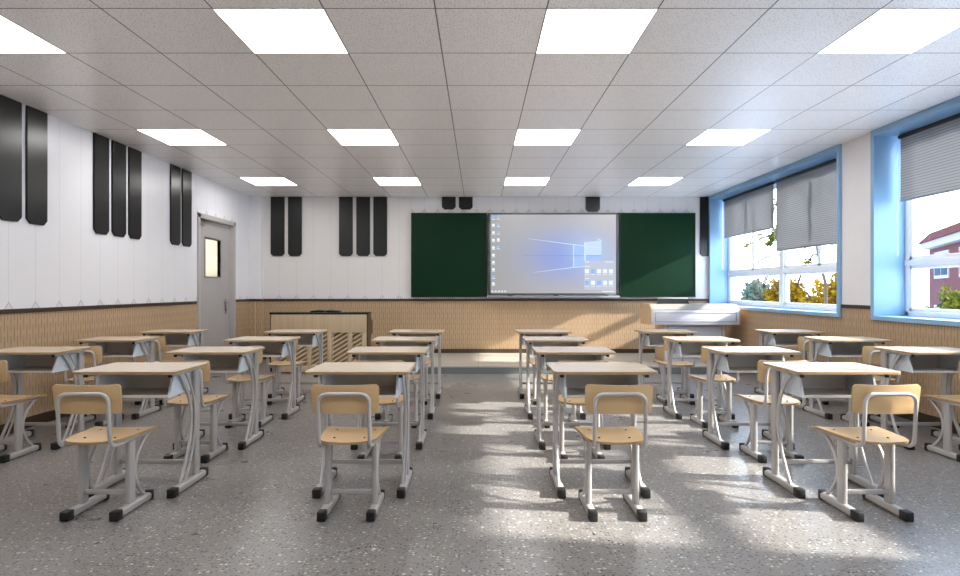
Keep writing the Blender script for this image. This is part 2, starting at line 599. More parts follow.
# blinds
def blind(y0, y1, zb, label):
    t = thing('roller_blind', label, 'blind', (4.40, (y0 + y1) / 2, zb), 'roller blinds in the windows')
    h = (y1 - y0) / 2
    zt = 2.865 - zb
    bm = bmesh.new(); addbox(bm, -0.0015, 0.0015, -h, h, 0.0, zt)
    obj('fabric', bm, M['blind'], t)
    bm = bmesh.new(); addcyl(bm, (0.0, -h - 0.015, zt - 0.006), (0.0, h + 0.015, zt - 0.006), 0.022, 14)
    obj('roller_tube', bm, M['rubber'], t, True)
    bm = bmesh.new(); addbox(bm, -0.006, 0.006, -h, h, -0.012, 0.012, bev=0.003)
    obj('bottom_bar', bm, M['alu'], t, True)
    bm = bmesh.new(); addcyl(bm, (-0.028, h + 0.008, zt - 0.03), (-0.028, h + 0.008, zt - 1.25), 0.003, 6)
    obj('pull_chain', bm, M['upvc'], t, True)
    return t
blind(8.79, 10.55, 2.19, 'grey roller blind, the shorter one, in the far window next to the chalkboard wall')
blind(6.90, 8.70, 1.84, 'grey roller blind hanging lower, in the far window next to the white pillar')
blind(4.30, 6.14, 2.19, 'grey roller blind in the near window at the right edge of the photo')
blind(2.38, 4.20, 2.05, 'unseen grey roller blind added at the camera end of the near window')  # out of view, put in for its effect on the sun patch

blind(-2.02, -0.22, 2.19, 'unseen grey roller blind in the added rear window, camera end')  # this blind and the next hang unseen in the added window
blind(-0.14, 1.64, 2.05, 'unseen grey roller blind in the added rear window, front half')

# ------------------------------------------------------------------ black wall panels (piano keys)
def key_panel(label, axis, c, zb, w=0.25, group='black piano-key wall panels', cut=None):
    """vertical strip with chamfered foot; c = centre along the wall"""
    hw = w / 2
    zt = H - 0.004
    k = 0.045
    pts = [(-hw, zt - zb), (-hw, k), (-hw + k, 0), (hw - k, 0), (hw, k), (hw, zt - zb)]
    bm = bmesh.new()
    if axis == 'left':
        addprism(bm, pts, 0, 0, 0.02)
        loc = (XL + 0.001, c, zb)
    else:
        addprism(bm, pts, 1, -0.02, 0)
        loc = (c, YB - 0.007, zb)
    bmesh.ops.bevel(bm, geom=[e for e in bm.edges], offset=0.004, segments=2, affect='EDGES')
    o = obj('black_panel', bm, M['blackpanel'], None, True)
    o.location = loc
    tag(o, label, 'wall panel', group)
for c, lb in ((5.175, 'cut by the left photo edge'), (5.489, 'second from the left photo edge'),
              (6.428, 'nearest of the group of three'), (6.743, 'middle of the group of three'), (7.057, 'farthest of the group of three'),
              (7.998, 'nearer of the pair beside the door'), (8.31, 'farther of the pair, right before the door')):
    key_panel('black vertical panel on the left wall, ' + lb, 'left', c, 1.87, 0.256)
DB = 10.69
for px, lb in ((277.6, 'left one of the pair by the door corner'), (294.9, 'right one of the pair by the door corner'),
               (345.9, 'left of the three'), (363.2, 'middle of the three'), (380.2, 'right of the three, closest to the chalkboard')):
    key_panel('tall black panel on the front wall, ' + lb, 'back', wx(px, DB), 1.87)
key_panel('short black panel above the left chalkboard, left one of two', 'back', wx(448.8, DB), 2.715, 0.25)
key_panel('short black panel above the left chalkboard, right one of two', 'back', wx(465.8, DB), 2.715, 0.25)
key_panel('short black panel directly above the display screen', 'back', wx(592.8, DB), 2.675, 0.26)
key_panel('tall black panel in the corner between chalkboard and blue window', 'back', wx(706.2, DB) + 0.0, 1.87, 0.225)

# ------------------------------------------------------------------ chalkboards and display
def px_box(name, m, parent, px0, px1, py0, py1, D, y0, y1, bev=0.0, label=None):
    o = boxo(name, m, parent, wx(px0, D), wx(px1, D), y0, y1, wz(py1, D), wz(py0, D), bev=bev, label=label)
    return o
DBD = 10.62
def board(px0, px1, label):
    x0, x1 = wx(px0, DBD), wx(px1, DBD)
    z0, z1 = wz(297.3, DBD), wz(212.8, DBD)
    t = thing('chalkboard', label, 'chalkboard', ((x0 + x1) / 2, YB - 0.05, z0), 'green chalkboards flanking the display')
    w = (x1 - x0) / 2; h = z1 - z0
    boxo('writing_surface', M['green'], t, -w + 0.012, w - 0.012, -0.035, 0.035, 0.012, h - 0.012)
    bm = bmesh.new()
    addbox(bm, -w, -w + 0.014, -0.042, 0.038, 0, h, bev=0.003); addbox(bm, w - 0.014, w, -0.042, 0.038, 0, h, bev=0.003)
    addbox(bm, -w, w, -0.042, 0.038, h - 0.014, h, bev=0.003); addbox(bm, -w, w, -0.042, 0.038, 0, 0.014, bev=0.003)
    obj('board_frame', bm, plain('dark_board_frame', (40, 52, 46), 0.4, 0.3), t, True)
board(411.0, 487.0, 'dark green chalkboard to the left of the display screen')
board(619.6, 695.6, 'green chalkboard to the right of the display screen, partly sunlit')

scr = thing('interactive_display', 'large wall display showing a computer desktop with glowing blue window wallpaper', 'display screen', (0, 0, 0))
SD = 10.58
SX0, SX1 = wx(488.2, SD), wx(618.6, SD)
SZ0, SZ1 = wz(295.2, SD), wz(213.0, SD)
bm = bmesh.new()
addbox(bm, SX0, SX1, SD + 0.004, 10.70, SZ0, SZ1, bev=0.004)
obj('housing', bm, M['darkalu'], scr, True)
bm = bmesh.new()
ix0, ix1 = wx(490.8, SD), wx(616.0, SD)
iz0, iz1 = wz(293.2, SD), wz(214.6, SD)
addbox(bm, SX0, ix0, SD - 0.01, SD + 0.02, SZ0, SZ1, bev=0.003); addbox(bm, ix1, SX1, SD - 0.01, SD + 0.02, SZ0, SZ1, bev=0.003)
addbox(bm, SX0, SX1, SD - 0.01, SD + 0.02, iz1, SZ1, bev=0.003); addbox(bm, SX0, SX1, SD - 0.01, SD + 0.02, SZ0, iz0, bev=0.003)
obj('bezel', bm, M['darkalu'], scr, True)

def mat_screen():
    m, nt, out = new_mat('desktop_wallpaper')
    g = G(nt)
    o, s = g.xyz()
    # glow centre at the logo
    def blob(cx, cz, rx, rz, p=1.0):
        a = g.m('POWER', g.m('DIVIDE', g.m('SUBTRACT', s[0], cx), rx), 2.0)
        b = g.m('POWER', g.m('DIVIDE', g.m('SUBTRACT', s[2], cz), rz), 2.0)
        return g.m('POWER', 2.718, g.m('MULTIPLY', g.m('ADD', a, b), -1.0))
    t = g.m('DIVIDE', g.m('SUBTRACT', s[0], ix0), ix1 - ix0)
    base = g.mix(t, lin(178, 178, 178), lin(212, 210, 214))
    bl = blob(wx(568, SD), wz(256, SD), 0.72, 0.42)
    base = g.mix(g.m('MULTIPLY', bl, 0.8), base, lin(140, 168, 255))
    b2 = blob(wx(590, SD), wz(254, SD), 0.36, 0.30)
    base = g.mix(g.m('MULTIPLY', b2, 0.9), base, lin(196, 226, 255))
    seam = g.m('LESS_THAN', g.m('ABSOLUTE', g.m('SUBTRACT', s[2], wz(255.7, SD))), 0.006)
    seam = g.m('MULTIPLY', seam, g.m('GREATER_THAN', s[0], wx(522, SD)))
    seam = g.m('MULTIPLY', seam, g.m('LESS_THAN', s[0], wx(601, SD)))
    base = g.mix(g.m('MULTIPLY', seam, 0.6), base, lin(140, 158, 190))
    e = g.n('ShaderNodeEmission'); nt.links.new(base, e.inputs[0]); e.inputs[1].default_value = 0.35
    gl = g.n('ShaderNodeBsdfGlossy'); gl.inputs['Roughness'].default_value = 0.25; gl.inputs[0].default_value = (0.04, 0.04, 0.04, 1)
    ad = g.n('ShaderNodeAddShader')
    nt.links.new(e.outputs[0], ad.inputs[0]); nt.links.new(gl.outputs[0], ad.inputs[1])
    nt.links.new(ad.outputs[0], out.inputs[0])
    return m
boxo('display_panel', mat_screen(), scr, ix0, ix1, SD, SD + 0.008, iz0, iz1)

def flat(bm, pts, y, mi=0):
    f = bm.faces.new([bm.verts.new((wx(a, SD), y, wz(b, SD))) for a, b in pts])
    f.material_index = mi
def rect(bm, a, b, c, d, y, mi=0):
    flat(bm, [(a, b), (c, b), (c, d), (a, d)], y, mi)
EM1 = emis('screen_pane_glow', (172, 202, 255), 0.42)
EM2 = emis('screen_ray_glow', (206, 232, 255), 0.46)
EM3 = emis('screen_icon_white', (240, 244, 250), 0.45)
EM4 = emis('screen_icon_blue', (150, 190, 250), 0.43)
EM5 = emis('screen_beam', (170, 188, 252), 0.85)
yy = SD - 0.001
bm = bmesh.new()
# four tilted panes of the logo
flat(bm, [(573.6, 243.9), (584.2, 245.6), (584.2, 255.0), (573.6, 255.0)], yy, 0)
flat(bm, [(585.6, 242.0), (601.4, 240.4), (601.4, 255.0), (585.6, 255.0)], yy, 1)
flat(bm, [(573.6, 256.4), (584.2, 256.4), (584.2, 266.6), (573.6, 267.2)], yy, 0)
flat(bm, [(585.6, 256.4), (601.4, 256.4), (601.4, 271.0), (585.6, 268.0)], yy, 0)
obj('window_emblem', bm, [EM1, emis('screen_pane_pale', (206, 228, 255), 0.42)], scr)
bm = bmesh.new()
rect(bm, 584.2, 260.6, 615.8, 289.8, yy - 0.0015)
obj('menu_panel', bm, emis('screen_menu_panel', (202, 210, 228), 0.40), scr)
bm = bmesh.new()
for p, q, w0, w1 in (((528.0, 238.6), (573.6, 244.6), 0.12, 0.34), ((573.6, 244.6), (601.4, 248.2), 0.34, 0.3), ((596, 238.2), (601.6, 240.6), 0.2, 0.5),
                     ((534.0, 272.4), (573.4, 267.4), 0.12, 0.34), ((573.4, 267.4), (585, 266.6), 0.34, 0.3)):
    flat(bm, [(p[0], p[1] - w0), (q[0], q[1] - w1), (q[0], q[1] + w1), (p[0], p[1] + w0)], yy - 0.001)
rect(bm, 573.2, 244.4, 573.9, 267.4, yy - 0.001); rect(bm, 584.2, 242.0, 585.6, 268, yy - 0.001)
obj('light_rays', bm, EM2, scr)
for col, ys in ((0, (217.6, 225.0, 232.4, 240.0, 247.6, 255.0, 262.2, 269.4, 276.6, 283.6)), (1, (217.2, 224.6, 232.2, 239.6, 247.0))):
    for k, y in enumerate(ys):
        x = 491.8 + col * 4.9
        mi = 1 if (col and k in (0, 1, 2, 4)) or (not col and k in (0, 8)) else 0
        bm = bmesh.new()
        rect(bm, x + 0.3, y - 1.2, x + 2.9, y + 1.1, yy - 0.001, mi)
        rect(bm, x, y + 1.6, x + 3.4, y + 2.1, yy - 0.001, 0)
        obj('desktop_icon', bm, [EM3, EM4], scr)
for r_, y in enumerate((271.2, 282.8)):
    for k in range(5):
        x = 585.0 + k * 6.0
        mi = 1 if (r_ == 1 and k in (0, 2)) or (r_ == 0 and k in (1,)) else 0
        bm = bmesh.new()
        rect(bm, x, y - 2.0, x + 3.9, y + 2.0, yy - 0.002, mi)
        rect(bm, x, y + 3.2, x + 3.9, y + 3.7, yy - 0.002, 0)
        obj('desktop_icon', bm, [EM3, EM4], scr)
bm = bmesh.new()
rect(bm, 585.0, 261.6, 589.5, 262.3, yy - 0.002); rect(bm, 605, 261.6, 613.5, 262.3, yy - 0.002)
rect(bm, 585.0, 266.2, 589.5, 266.8, yy - 0.002); rect(bm, 585.0, 278.2, 589.2, 278.8, yy - 0.002)
obj('menu_text', bm, [EM3, EM4], scr)
bm = bmesh.new()
for k in range(5):
    rect(bm, 491.6 + k * 3.2, 290.7, 493.3 + k * 3.2, 292.1, yy - 0.002)
rect(bm, 602, 291.0, 614, 291.8, yy - 0.002)
obj('taskbar', bm, [EM3, EM4], scr)
boxo('pen_tray', M['alu'], scr, SX0 - 0.01, SX1 + 0.01, SD - 0.05, SD + 0.05, wz(297.9, SD), wz(295.6, SD), bev=0.004)
for px in (508, 553, 603):
    bm = bmesh.new(); addcyl(bm, (wx(px, SD), SD - 0.035, wz(295.4, SD) + 0.004), (wx(px + 5, SD), SD - 0.035, wz(295.4, SD) + 0.004), 0.008, 8)
    o = obj('marker_pen', bm, M['rubber'], None, True)
    tag(o, 'small dark pen lying on the tray under the display, ' + {508: 'left end', 553: 'middle', 603: 'right end'}[px], 'pen', 'pens on the display tray')

# ------------------------------------------------------------------ door
dr = bpy.data.objects.new('door_1', None); COL.objects.link(dr); dr['kind'] = 'structure'
bm = bmesh.new()
xa, xb = XL - 0.14, XL + 0.02
addbox(bm, xa, xb, DY0 - 0.0, DY0 + 0.07, 0, DZ, bev=0.004)
addbox(bm, xa, xb, DY1 - 0.07, DY1, 0, DZ, bev=0.004)
addbox(bm, xa, xb, DY0, DY1, DZ - 0.07, DZ, bev=0.004)
obj('door_frame', bm, M['doorframe'], dr, True)
lx0, lx1 = XL - 0.11, XL - 0.065
gy0, gy1 = 9.03, 9.56
gz0, gz1 = 1.47, 2.05
bm = bmesh.new()
for (a, b, c, d) in ((DY0 + 0.07, gy0, 0.01, DZ - 0.07), (gy1, DY1 - 0.07, 0.01, DZ - 0.07), (gy0, gy1, 0.01, gz0), (gy0, gy1, gz1, DZ - 0.07)):
    addbox(bm, lx0, lx1, a, b, c, d)
obj('door_leaf', bm, M['door'], dr)
bm = bmesh.new()
w = 0.025
for (a, b, c, d) in ((gy0 - w, gy0, gz0 - w, gz1 + w), (gy1, gy1 + w, gz0 - w, gz1 + w), (gy0, gy1, gz1, gz1 + w), (gy0, gy1, gz0 - w, gz0)):
    addbox(bm, lx0 - 0.006, lx1 + 0.008, a, b, c, d, bev=0.003)
gf = obj('glazing_bead', bm, M['steel'], dr, True)
boxo('door_pane', M['glass'], gf, lx0 + 0.02, lx0 + 0.026, gy0, gy1, gz0, gz1)
bm = bmesh.new()
addbox(bm, lx1, lx1 + 0.008, 9.74, 9.79, 0.86, 1.10, bev=0.003)
addcyl(bm, (lx1, 9.765, 1.05), (lx1 + 0.055, 9.765, 1.05), 0.010)
addsweep(bm, fillet([(lx1 + 0.05, 9.775, 1.05), (lx1 + 0.05, 9.70, 1.05), (lx1 + 0.045, 9.63, 1.05)], 0.02), circ(0.010))
addcyl(bm, (lx1, 9.765, 0.92), (lx1 + 0.02, 9.765, 0.92), 0.016)
obj('door_handle', bm, M['steel'], dr, True)
bm = bmesh.new()
addbox(bm, lx1, lx1 + 0.045, 8.74, 8.96, 2.235, 2.295, bev=0.006)
addsweep(bm, [(lx1 + 0.03, 8.86, 2.30), (lx1 + 0.035, 9.12, 2.315)], oval(0.012, 0.02, 0.004))
obj('door_closer', bm, M['steel'], dr, True)
# corridor behind the door
bm = bmesh.new()
addbox(bm, -5.95, -5.85, 7.4, 11.4, 0, 2.7); addbox(bm, -5.95, XL - 0.15, 7.3, 7.4, 0, 2.7); addbox(bm, -5.95, XL - 0.15, 11.4, 11.5, 0, 2.7)
addbox(bm, -5.95, XL - 0.15, 7.3, 11.5, 2.7, 2.8); addbox(bm, -5.95, XL - 0.3, 7.3, 11.5, -0.1, 0)
o = struct('wall_corridor', bm, M['cream'])
ld = bpy.data.lights.new('corridor_lamp', 'AREA'); ld.energy = 5; ld.size = 1.0; ld.color = (1, 0.95, 0.86)
lo = bpy.data.objects.new('corridor_lamp', ld); COL.objects.link(lo); lo.location = (-5.0, 9.4, 2.65)

# ------------------------------------------------------------------ ceiling lights
def ceil_light():
    t = thing('ceiling_light', 'x', 'ceiling light', (0, 0, H), 'square ceiling light panels')
    bm = bmesh.new()
    w, l = 0.333, 0.333
    e = 0.006
    for b in ((-w, w, -l, -l + e), (-w, w, l - e, l), (-w, -w + e, -l, l), (w - e, w, -l, l)):
        addbox(bm, b[0], b[1], b[2], b[3], -0.004, -0.001)
    obj('light_frame', bm, M['upvc'], t)
    boxo('diffuser', M['lamp'], t, -w + e, w - e, -l + e, l - e, -0.003, -0.001)
    return t
proto = ceil_light()
cols = [(-3.2615, 'leftmost'), (-1.2605, 'second from left'), (0.7405, 'third from left'), (2.7415, 'rightmost')]
rows = [(3.857, 'row nearest the camera'), (6.523, 'middle row'), (9.189, 'far row by the chalkboards')]
first = True
for y, rl in rows:
    for x, cl in cols:
        lb = 'square glowing ceiling panel, %s of four in the %s' % (cl, rl)
        if first:
            proto.location = (x, y, H); proto['label'] = lb; first = False
        else:
            dup(proto, (x, y, H), lb)
for x, cl in cols:  # unseen row continuing the grid, added to brighten the near end
    dup(proto, (x, 1.191, H), 'square glowing ceiling panel added out of view above the camera, %s' % cl)

# ------------------------------------------------------------------ desk
def make_desk():
    t = thing('school_desk', 'x', 'desk', (0, 0, 0), 'school desks in rows')
    # local y: 0 = table centre (camera distance 3.735), front edge -0.225
    bm = bmesh.new()
    # top with slightly rounded corners
    pts = [(x, y) for x, y in oval(0.624, 0.45, 0.025, 4)]
    fs = addprism(bm, pts, 2, 0.760, 0.779, mi=1)
    for f in fs[:2]: f.material_index = 0
    bmesh.ops.bevel(bm, geom=[e for e in bm.edges if abs(e.verts[0].co.z - e.verts[1].co.z) < 1e-4], offset=0.003, segments=2, affect='EDGES')
    obj('tabletop', bm, [M['desktop'], M['edge']], t, True)
    for sx in (-1, 1):
        bm = bmesh.new(); addcyl(bm, (sx * 0.24, 0.165, 0.7785), (sx * 0.24, 0.165, 0.7800), 0.007)
        obj('screw', bm, M['screw'], t)
    # book box: back, floor, sides
    bm = bmesh.new()
    addbox(bm, -0.222, 0.222, 0.175, 0.180, 0.61, 0.759)
    addbox(bm, -0.222, 0.222, -0.135, 0.180, 0.608, 0.614)
    addbox(bm, -0.222, 0.222, -0.138, -0.132, 0.606, 0.622, bev=0.002)
    obj('book_box', bm, M['boxgrey'], t)
    for sx in (-1, 1):
        bm = bmesh.new()
        x0, x1 = sorted((sx * 0.222, sx * 0.236))
        addprism(bm, [(-0.138, 0.606), (0.16, 0.606), (0.18, 0.64), (0.18, 0.7595), (-0.075, 0.7595)], 0, x0, x1)
        obj('side_panel', bm, M['boxend'], t)
        xs = sx * 0.257
        # top rail with black plugs
        bm = bmesh.new(); addbox(bm, xs - 0.011, xs + 0.011, -0.165, 0.19, 0.736, 0.7595, bev=0.003)
        r = obj('top_rail', bm, M['metal'], t, True)
        boxo('end_plug', M['rubber'], r, xs - 0.0125, xs + 0.0125, -0.172, -0.163, 0.735, 0.7595, bev=0.002)
        # post
        bm = bmesh.new(); addsweep(bm, [(xs, 0.155, 0.045), (xs, 0.155, 0.745)], oval(0.060, 0.026, 0.008), up=(0, 1, 0))
        obj('leg', bm, M['metal'], t, True)
        # curved double brace
        bm = bmesh.new()
        p = bezier((xs - 0.006, -0.045, 0.74), (xs - 0.006, 0.125, 0.56), (xs - 0.006, 0.185, 0.38), (xs - 0.006, -0.045, 0.045), 16)
        addsweep(bm, p, oval(0.024, 0.016, 0.005), up=(0, 1, 0))
        obj('curved_brace', bm, M['metal2'], t, True)
        bm = bmesh.new()
        p = bezier((xs + 0.008, 0.005, 0.74), (xs + 0.008, 0.155, 0.56), (xs + 0.008, 0.19, 0.36), (xs + 0.008, -0.005, 0.045), 16)
        addsweep(bm, p, oval(0.016, 0.012, 0.004), up=(0, 1, 0))
        obj('curved_brace', bm, M['metal2'], t, True)
        # foot
        bm = bmesh.new(); addbox(bm, xs - 0.023, xs + 0.023, -0.135, 0.27, 0.006, 0.052, bev=0.012, seg=3)
        ft = obj('foot', bm, M['metal'], t, True)
        boxo('end_cap', M['rubber'], ft, xs - 0.025, xs + 0.025, -0.168, -0.108, 0.0, 0.055, bev=0.007, seg=2)
        boxo('end_cap', M['rubber'], ft, xs - 0.0235, xs + 0.0235, 0.245, 0.288, 0.0, 0.060, bev=0.009, seg=3)
    boxo('stretcher', M['metal'], t, -0.252, 0.252, 0.148, 0.166, 0.118, 0.146, bev=0.005)
    return t

def make_chair():
    t = thing('school_chair', 'x', 'chair', (0, 0, 0), 'school chairs in rows')
    # seat
    def wseat(v):
        W = 0.154 + 0.034 * v
        if v < 0.3:
            q = 1 - v / 0.3
            W *= 0.66 + 0.34 * math.sqrt(max(0, 1 - q * q))
        return W
    def seat(u, v):
        s = 2 * u - 1
        x = s * wseat(v)
        y = -0.205 + 0.40 * v
        z = 0.438 - 0.010 * (1 - s * s) * math.sin(PI * min(1, v * 1.1)) + 0.006 * s * s + (0.008 * (0.15 - v) / 0.15 if v < 0.15 else 0) * 0 - (0.012 * ((v - 0.85) / 0.15) ** 2 if v > 0.85 else 0)
        return (x, y, z)
    bm = bmesh.new(); addslab(bm, seat, 12, 16, (0, 0, -0.013))
    obj('seat', bm, [M['ply'], M['edge']], t, True)
    for sx, sy in ((-0.085, -0.09), (0.085, -0.09), (-0.11, 0.09), (0.11, 0.09)):
        bm = bmesh.new(); addcyl(bm, (sx, sy, 0.428), (sx, sy, 0.4395), 0.006, 8)
        obj('screw', bm, M['screw'], t)
    # backrest: curved board, rounded corners
    def back(u, v):
        s = 2 * u - 1
        W = 0.180 + 0.005 * v
        e = min(v, 1 - v)
        if e < 0.12:
            q = 1 - e / 0.12
            W -= 0.018 * (1 - math.sqrt(max(0, 1 - q * q)))
        x = s * W
        y = -0.205 - 0.018 * v + 0.016 * s * s
        z = 0.592 + 0.162 * v - 0.004 * math.cos(s * PI / 2) * (v > 0.99)
        return (x, y, z)
    bm = bmesh.new(); addslab(bm, back, 14, 14, (0, 0.012, 0))
    obj('backrest', bm, [M['ply'], M['edge']], t, True)
    # U-shaped back tube
    pts = [(-0.137, 0.06, 0.413), (-0.137, -0.218, 0.413), (-0.137, -0.236, 0.706), (0.137, -0.236, 0.706), (0.137, -0.218, 0.413), (0.137, 0.06, 0.413)]
    bm = bmesh.new(); addsweep(bm, fillet(pts, 0.055, 7), circ(0.0105, 10))
    obj('back_tube', bm, M['metal2'], t, True)
    for sx in (-1, 1):
        xs = sx * 0.135
        bm = bmesh.new(); addsweep(bm, [(xs, -0.03, 0.045), (xs, -0.03, 0.405)], oval(0.060, 0.030, 0.009), up=(0, 1, 0))
        obj('leg', bm, M['metal'], t, True)
        bm = bmesh.new()
        p = bezier((xs, 0.155, 0.415), (xs, -0.035, 0.30), (xs, -0.03, 0.17), (xs, 0.115, 0.045), 14)
        addsweep(bm, p, oval(0.020, 0.020, 0.006), up=(0, 1, 0))
        obj('curved_brace', bm, M['metal2'], t, True)
        bm = bmesh.new(); addbox(bm, xs - 0.022, xs + 0.022, -0.15, 0.16, 0.006, 0.050, bev=0.011, seg=3)
        ft = obj('foot', bm, M['metal'], t, True)
        boxo('end_cap', M['rubber'], ft, xs - 0.024, xs + 0.024, -0.192, -0.135, 0.0, 0.054, bev=0.007, seg=2)
        boxo('end_cap', M['rubber'], ft, xs - 0.0225, xs + 0.0225, 0.14, 0.180, 0.0, 0.058, bev=0.009, seg=3)
        boxo('seat_rail', M['metal'], t, xs - 0.010, xs + 0.010, -0.16, 0.165, 0.402, 0.418, bev=0.003)
    boxo('stretcher', M['metal'], t, -0.125, 0.125, -0.040, -0.020, 0.098, 0.126, bev=0.005)
    return t

DK = make_desk(); CH = make_chair()
COLS = [(-3.615, 'along the left wall', 2), (-2.125, 'second column from left wall', 1), (-0.730, 'left of the centre aisle', 1),
        (0.762, 'right of the centre aisle', 1), (2.215, 'second column from window wall', 1), (3.680, 'along the window wall', 2)]
ROWN = {1: 'front row nearest the camera', 2: 'second row from camera', 3: 'third row from camera', 4: 'last row by the platform'}
firstd = True
rnd = random.Random(3)
for x, cn, r0 in COLS:
    for r in range(r0, 5):
        y = (r - 1) * 1.082
        if r == 1:
            ld_ = 'pale wood-topped grey desk %s, closest to camera' % cn
            lc_ = 'grey-framed wooden chair %s, closest to camera' % cn
        else:
            ld_ = 'pale wood-topped grey desk %s, %s' % (cn, ROWN[r])
            lc_ = 'wooden-seat chair %s, %s' % (cn, ROWN[r])
        chx = {-0.730: 0.004, 0.762: 0.0, 2.215: 0.0, -2.125: -0.003}.get(x, 0.0)
        rot = 0.0
        dx = {-2.125: (0, 0.0, -0.012, -0.03, -0.036)[r]}.get(x, 0.0)
        if firstd:
            DK.location = (x, 3.735 + y, 0); DK['label'] = ld_
            CH.location = (x + chx, 3.40 + y, 0); CH['label'] = lc_; CH.rotation_euler = (0, 0, rot)
            firstd = False
        else:
            dup(DK, (x + dx, 3.735 + y, 0), ld_)
            dup(CH, (x + chx + dx, 3.40 + y, 0), lc_, rot)

# ------------------------------------------------------------------ piano
pn = thing('upright_piano', 'upright piano seen from behind, beige slatted back and black case, left of the platform', 'piano', (-2.415, 9.15, 0))
pxl, pxr = -0.735, 0.735     # local x
yb, = (-0.25,)               # back face (towards the camera)
for sx in (-1, 1):
    x0, x1 = sorted((sx * 0.735, sx * 0.70))
    prof = [(-0.25, 0.02), (-0.02, 0.02), (0.02, 0.06), (0.02, 0.50), (0.06, 0.56), (0.17, 0.58), (0.19, 0.62), (0.19, 0.74), (0.15, 0.79), (0.06, 0.80), (0.03, 0.84), (0.0, 0.90), (-0.25, 0.90)]
    bm = bmesh.new(); addprism(bm, prof, 0, x0, x1)
    obj('side_case', bm, M['pianoblack'], pn)
bm = bmesh.new(); addbox(bm, -0.745, 0.745, -0.262, 0.02, 0.887, 0.922, bev=0.005)
obj('lid', bm, M['pianoblack'], pn, True)
bm = bmesh.new(); addbox(bm, -0.70, 0.70, -0.10, 0.0, 0.04, 0.895); addbox(bm, -0.70, 0.70, 0.0, 0.17, 0.60, 0.70)
obj('front_case', bm, M['pianoblack'], pn)
bm = bmesh.new(); addbox(bm, -0.70, 0.70, 0.02, 0.16, 0.70, 0.715)
obj('keyboard', bm, M['upvc'], pn)
boxo('soundboard', M['recess'], pn, -0.70, 0.70, -0.13, -0.10, 0.04, 0.895)
boxo('upper_back_panel', M['pianowood'], pn, -0.722, 0.722, -0.258, -0.20, 0.615, 0.893, bev=0.003)
boxo('bottom_beam', M['pianowood'], pn, -0.70, 0.70, -0.256, -0.13, 0.02, 0.115, bev=0.003)
posts = [(-0.722, -0.655), (-0.49, -0.425), (-0.183, -0.118), (0.125, 0.193), (0.435, 0.500), (0.645, 0.722)]
for a, b in posts:
    boxo('back_post', M['pianowood'], pn, a, b, -0.254, -0.13, 0.10, 0.62, bev=0.003)
def clipseg(x0, x1, z0, z1, a, b):
    # 45-ish degree strip between z0..z1; centre line z = a + s*(x-x0)
    return
sl = 0.62
for i in range(len(posts) - 1):
    x0, x1 = posts[i][1], posts[i + 1][0]
    bm = bmesh.new()
    c = -0.25
    while c < 0.62:
        # strip thickness 0.022 measured vertically
        za, zb2 = 0.115, 0.615
        pts = []
        lo = lambda x: c + sl * (x - x0)
        hi = lambda x: c + 0.024 + sl * (x - x0)
        poly = [(x0, lo(x0)), (x1, lo(x1)), (x1, hi(x1)), (x0, hi(x0))]
        # clip to za..zb2
        def clip(poly, zc, keep_above):
            out = []
            for k in range(len(poly)):
                p, q = poly[k], poly[(k + 1) % len(poly)]
                ip = (p[1] >= zc) == keep_above; iq = (q[1] >= zc) == keep_above
                if ip: out.append(p)
                if ip != iq:
                    t_ = (zc - p[1]) / (q[1] - p[1])
                    out.append((p[0] + t_ * (q[0] - p[0]), zc))
            return out
        poly = clip(poly, za, True)
        if len(poly) > 2: poly = clip(poly, zb2, False)
        if len(poly) > 2:
            addprism(bm, poly, 1, -0.225, -0.20)
        c += 0.068
    obj('slat_panel', bm, M['slat'], pn)
bm = bmesh.new()
for sx in (-1, 1):
    for k in range(1):
        addsweep(bm, [(sx * 0.02, -0.12, 0.935), (sx * 0.08, -0.12, 0.942), (sx * 0.15, -0.12, 0.936), (sx * 0.22, -0.12, 0.930)], oval(0.020, 0.16, 0.006), up=(0, 0, 1))
addbox(bm, -0.18, 0.18, -0.19, -0.05, 0.9205, 0.930, bev=0.003)
o = obj('open_book', bm, M['pianoblack'], None, True)
o.location = (-2.34, 9.15, 0.0025)
tag(o, 'thin black open book lying on top of the piano', 'book')

# ------------------------------------------------------------------ podium
pd = thing('lectern', 'white multimedia teaching lectern with wooden sides on the platform', 'lectern', (3.40, 9.2, 0.113))
# local coords: x centre, y from front, z above platform
def L(z): return z - 0.113
bx0, bx1 = wx(663.6, 9.40) - 3.40, wx(726, 9.40) - 3.40
ux0, ux1 = wx(652.2, 9.2) - 3.40, wx(739.5, 9.2) - 3.40
bm = bmesh.new(); addbox(bm, bx0 + 0.02, bx1 - 0.02, 0.20, 0.62, 0.0, L(0.72), bev=0.004)
obj('cabinet', bm, M['podwhite'], pd, True)
for sx, a, b in ((0, bx0, bx0 + 0.02), (1, bx1 - 0.02, bx1)):
    boxo('cabinet_side', M['podwood'], pd, a, b, 0.205, 0.66, 0.0, L(0.72), bev=0.003)
def inset(name, x0, x1, z0, z1, y):
    bm = bmesh.new(); w = 0.010
    for q in ((x0, x1, z0, z0 + w), (x0, x1, z1 - w, z1), (x0, x0 + w, z0, z1), (x1 - w, x1, z0, z1)):
        addbox(bm, q[0], q[1], y - 0.004, y + 0.004, q[2], q[3])
    return obj(name, bm, M['groove'], pd)
inset('door_moulding', bx0 + 0.06, bx1 - 0.06, 0.05, L(0.685), 0.20)
bm = bmesh.new(); addbox(bm, ux0, ux1, 0.0, 0.50, L(0.715), L(0.945), bev=0.006)
obj('upper_box', bm, M['podwhite'], pd, True)
inset('front_moulding', ux0 + 0.045, ux1 - 0.045, L(0.755), L(0.905), 0.0)
bm = bmesh.new()
addprism(bm, [(0.002, L(0.945)), (0.0, L(0.952)), (0.13, L(1.035)), (0.50, L(1.035)), (0.50, L(0.945))], 0, ux0, ux1)
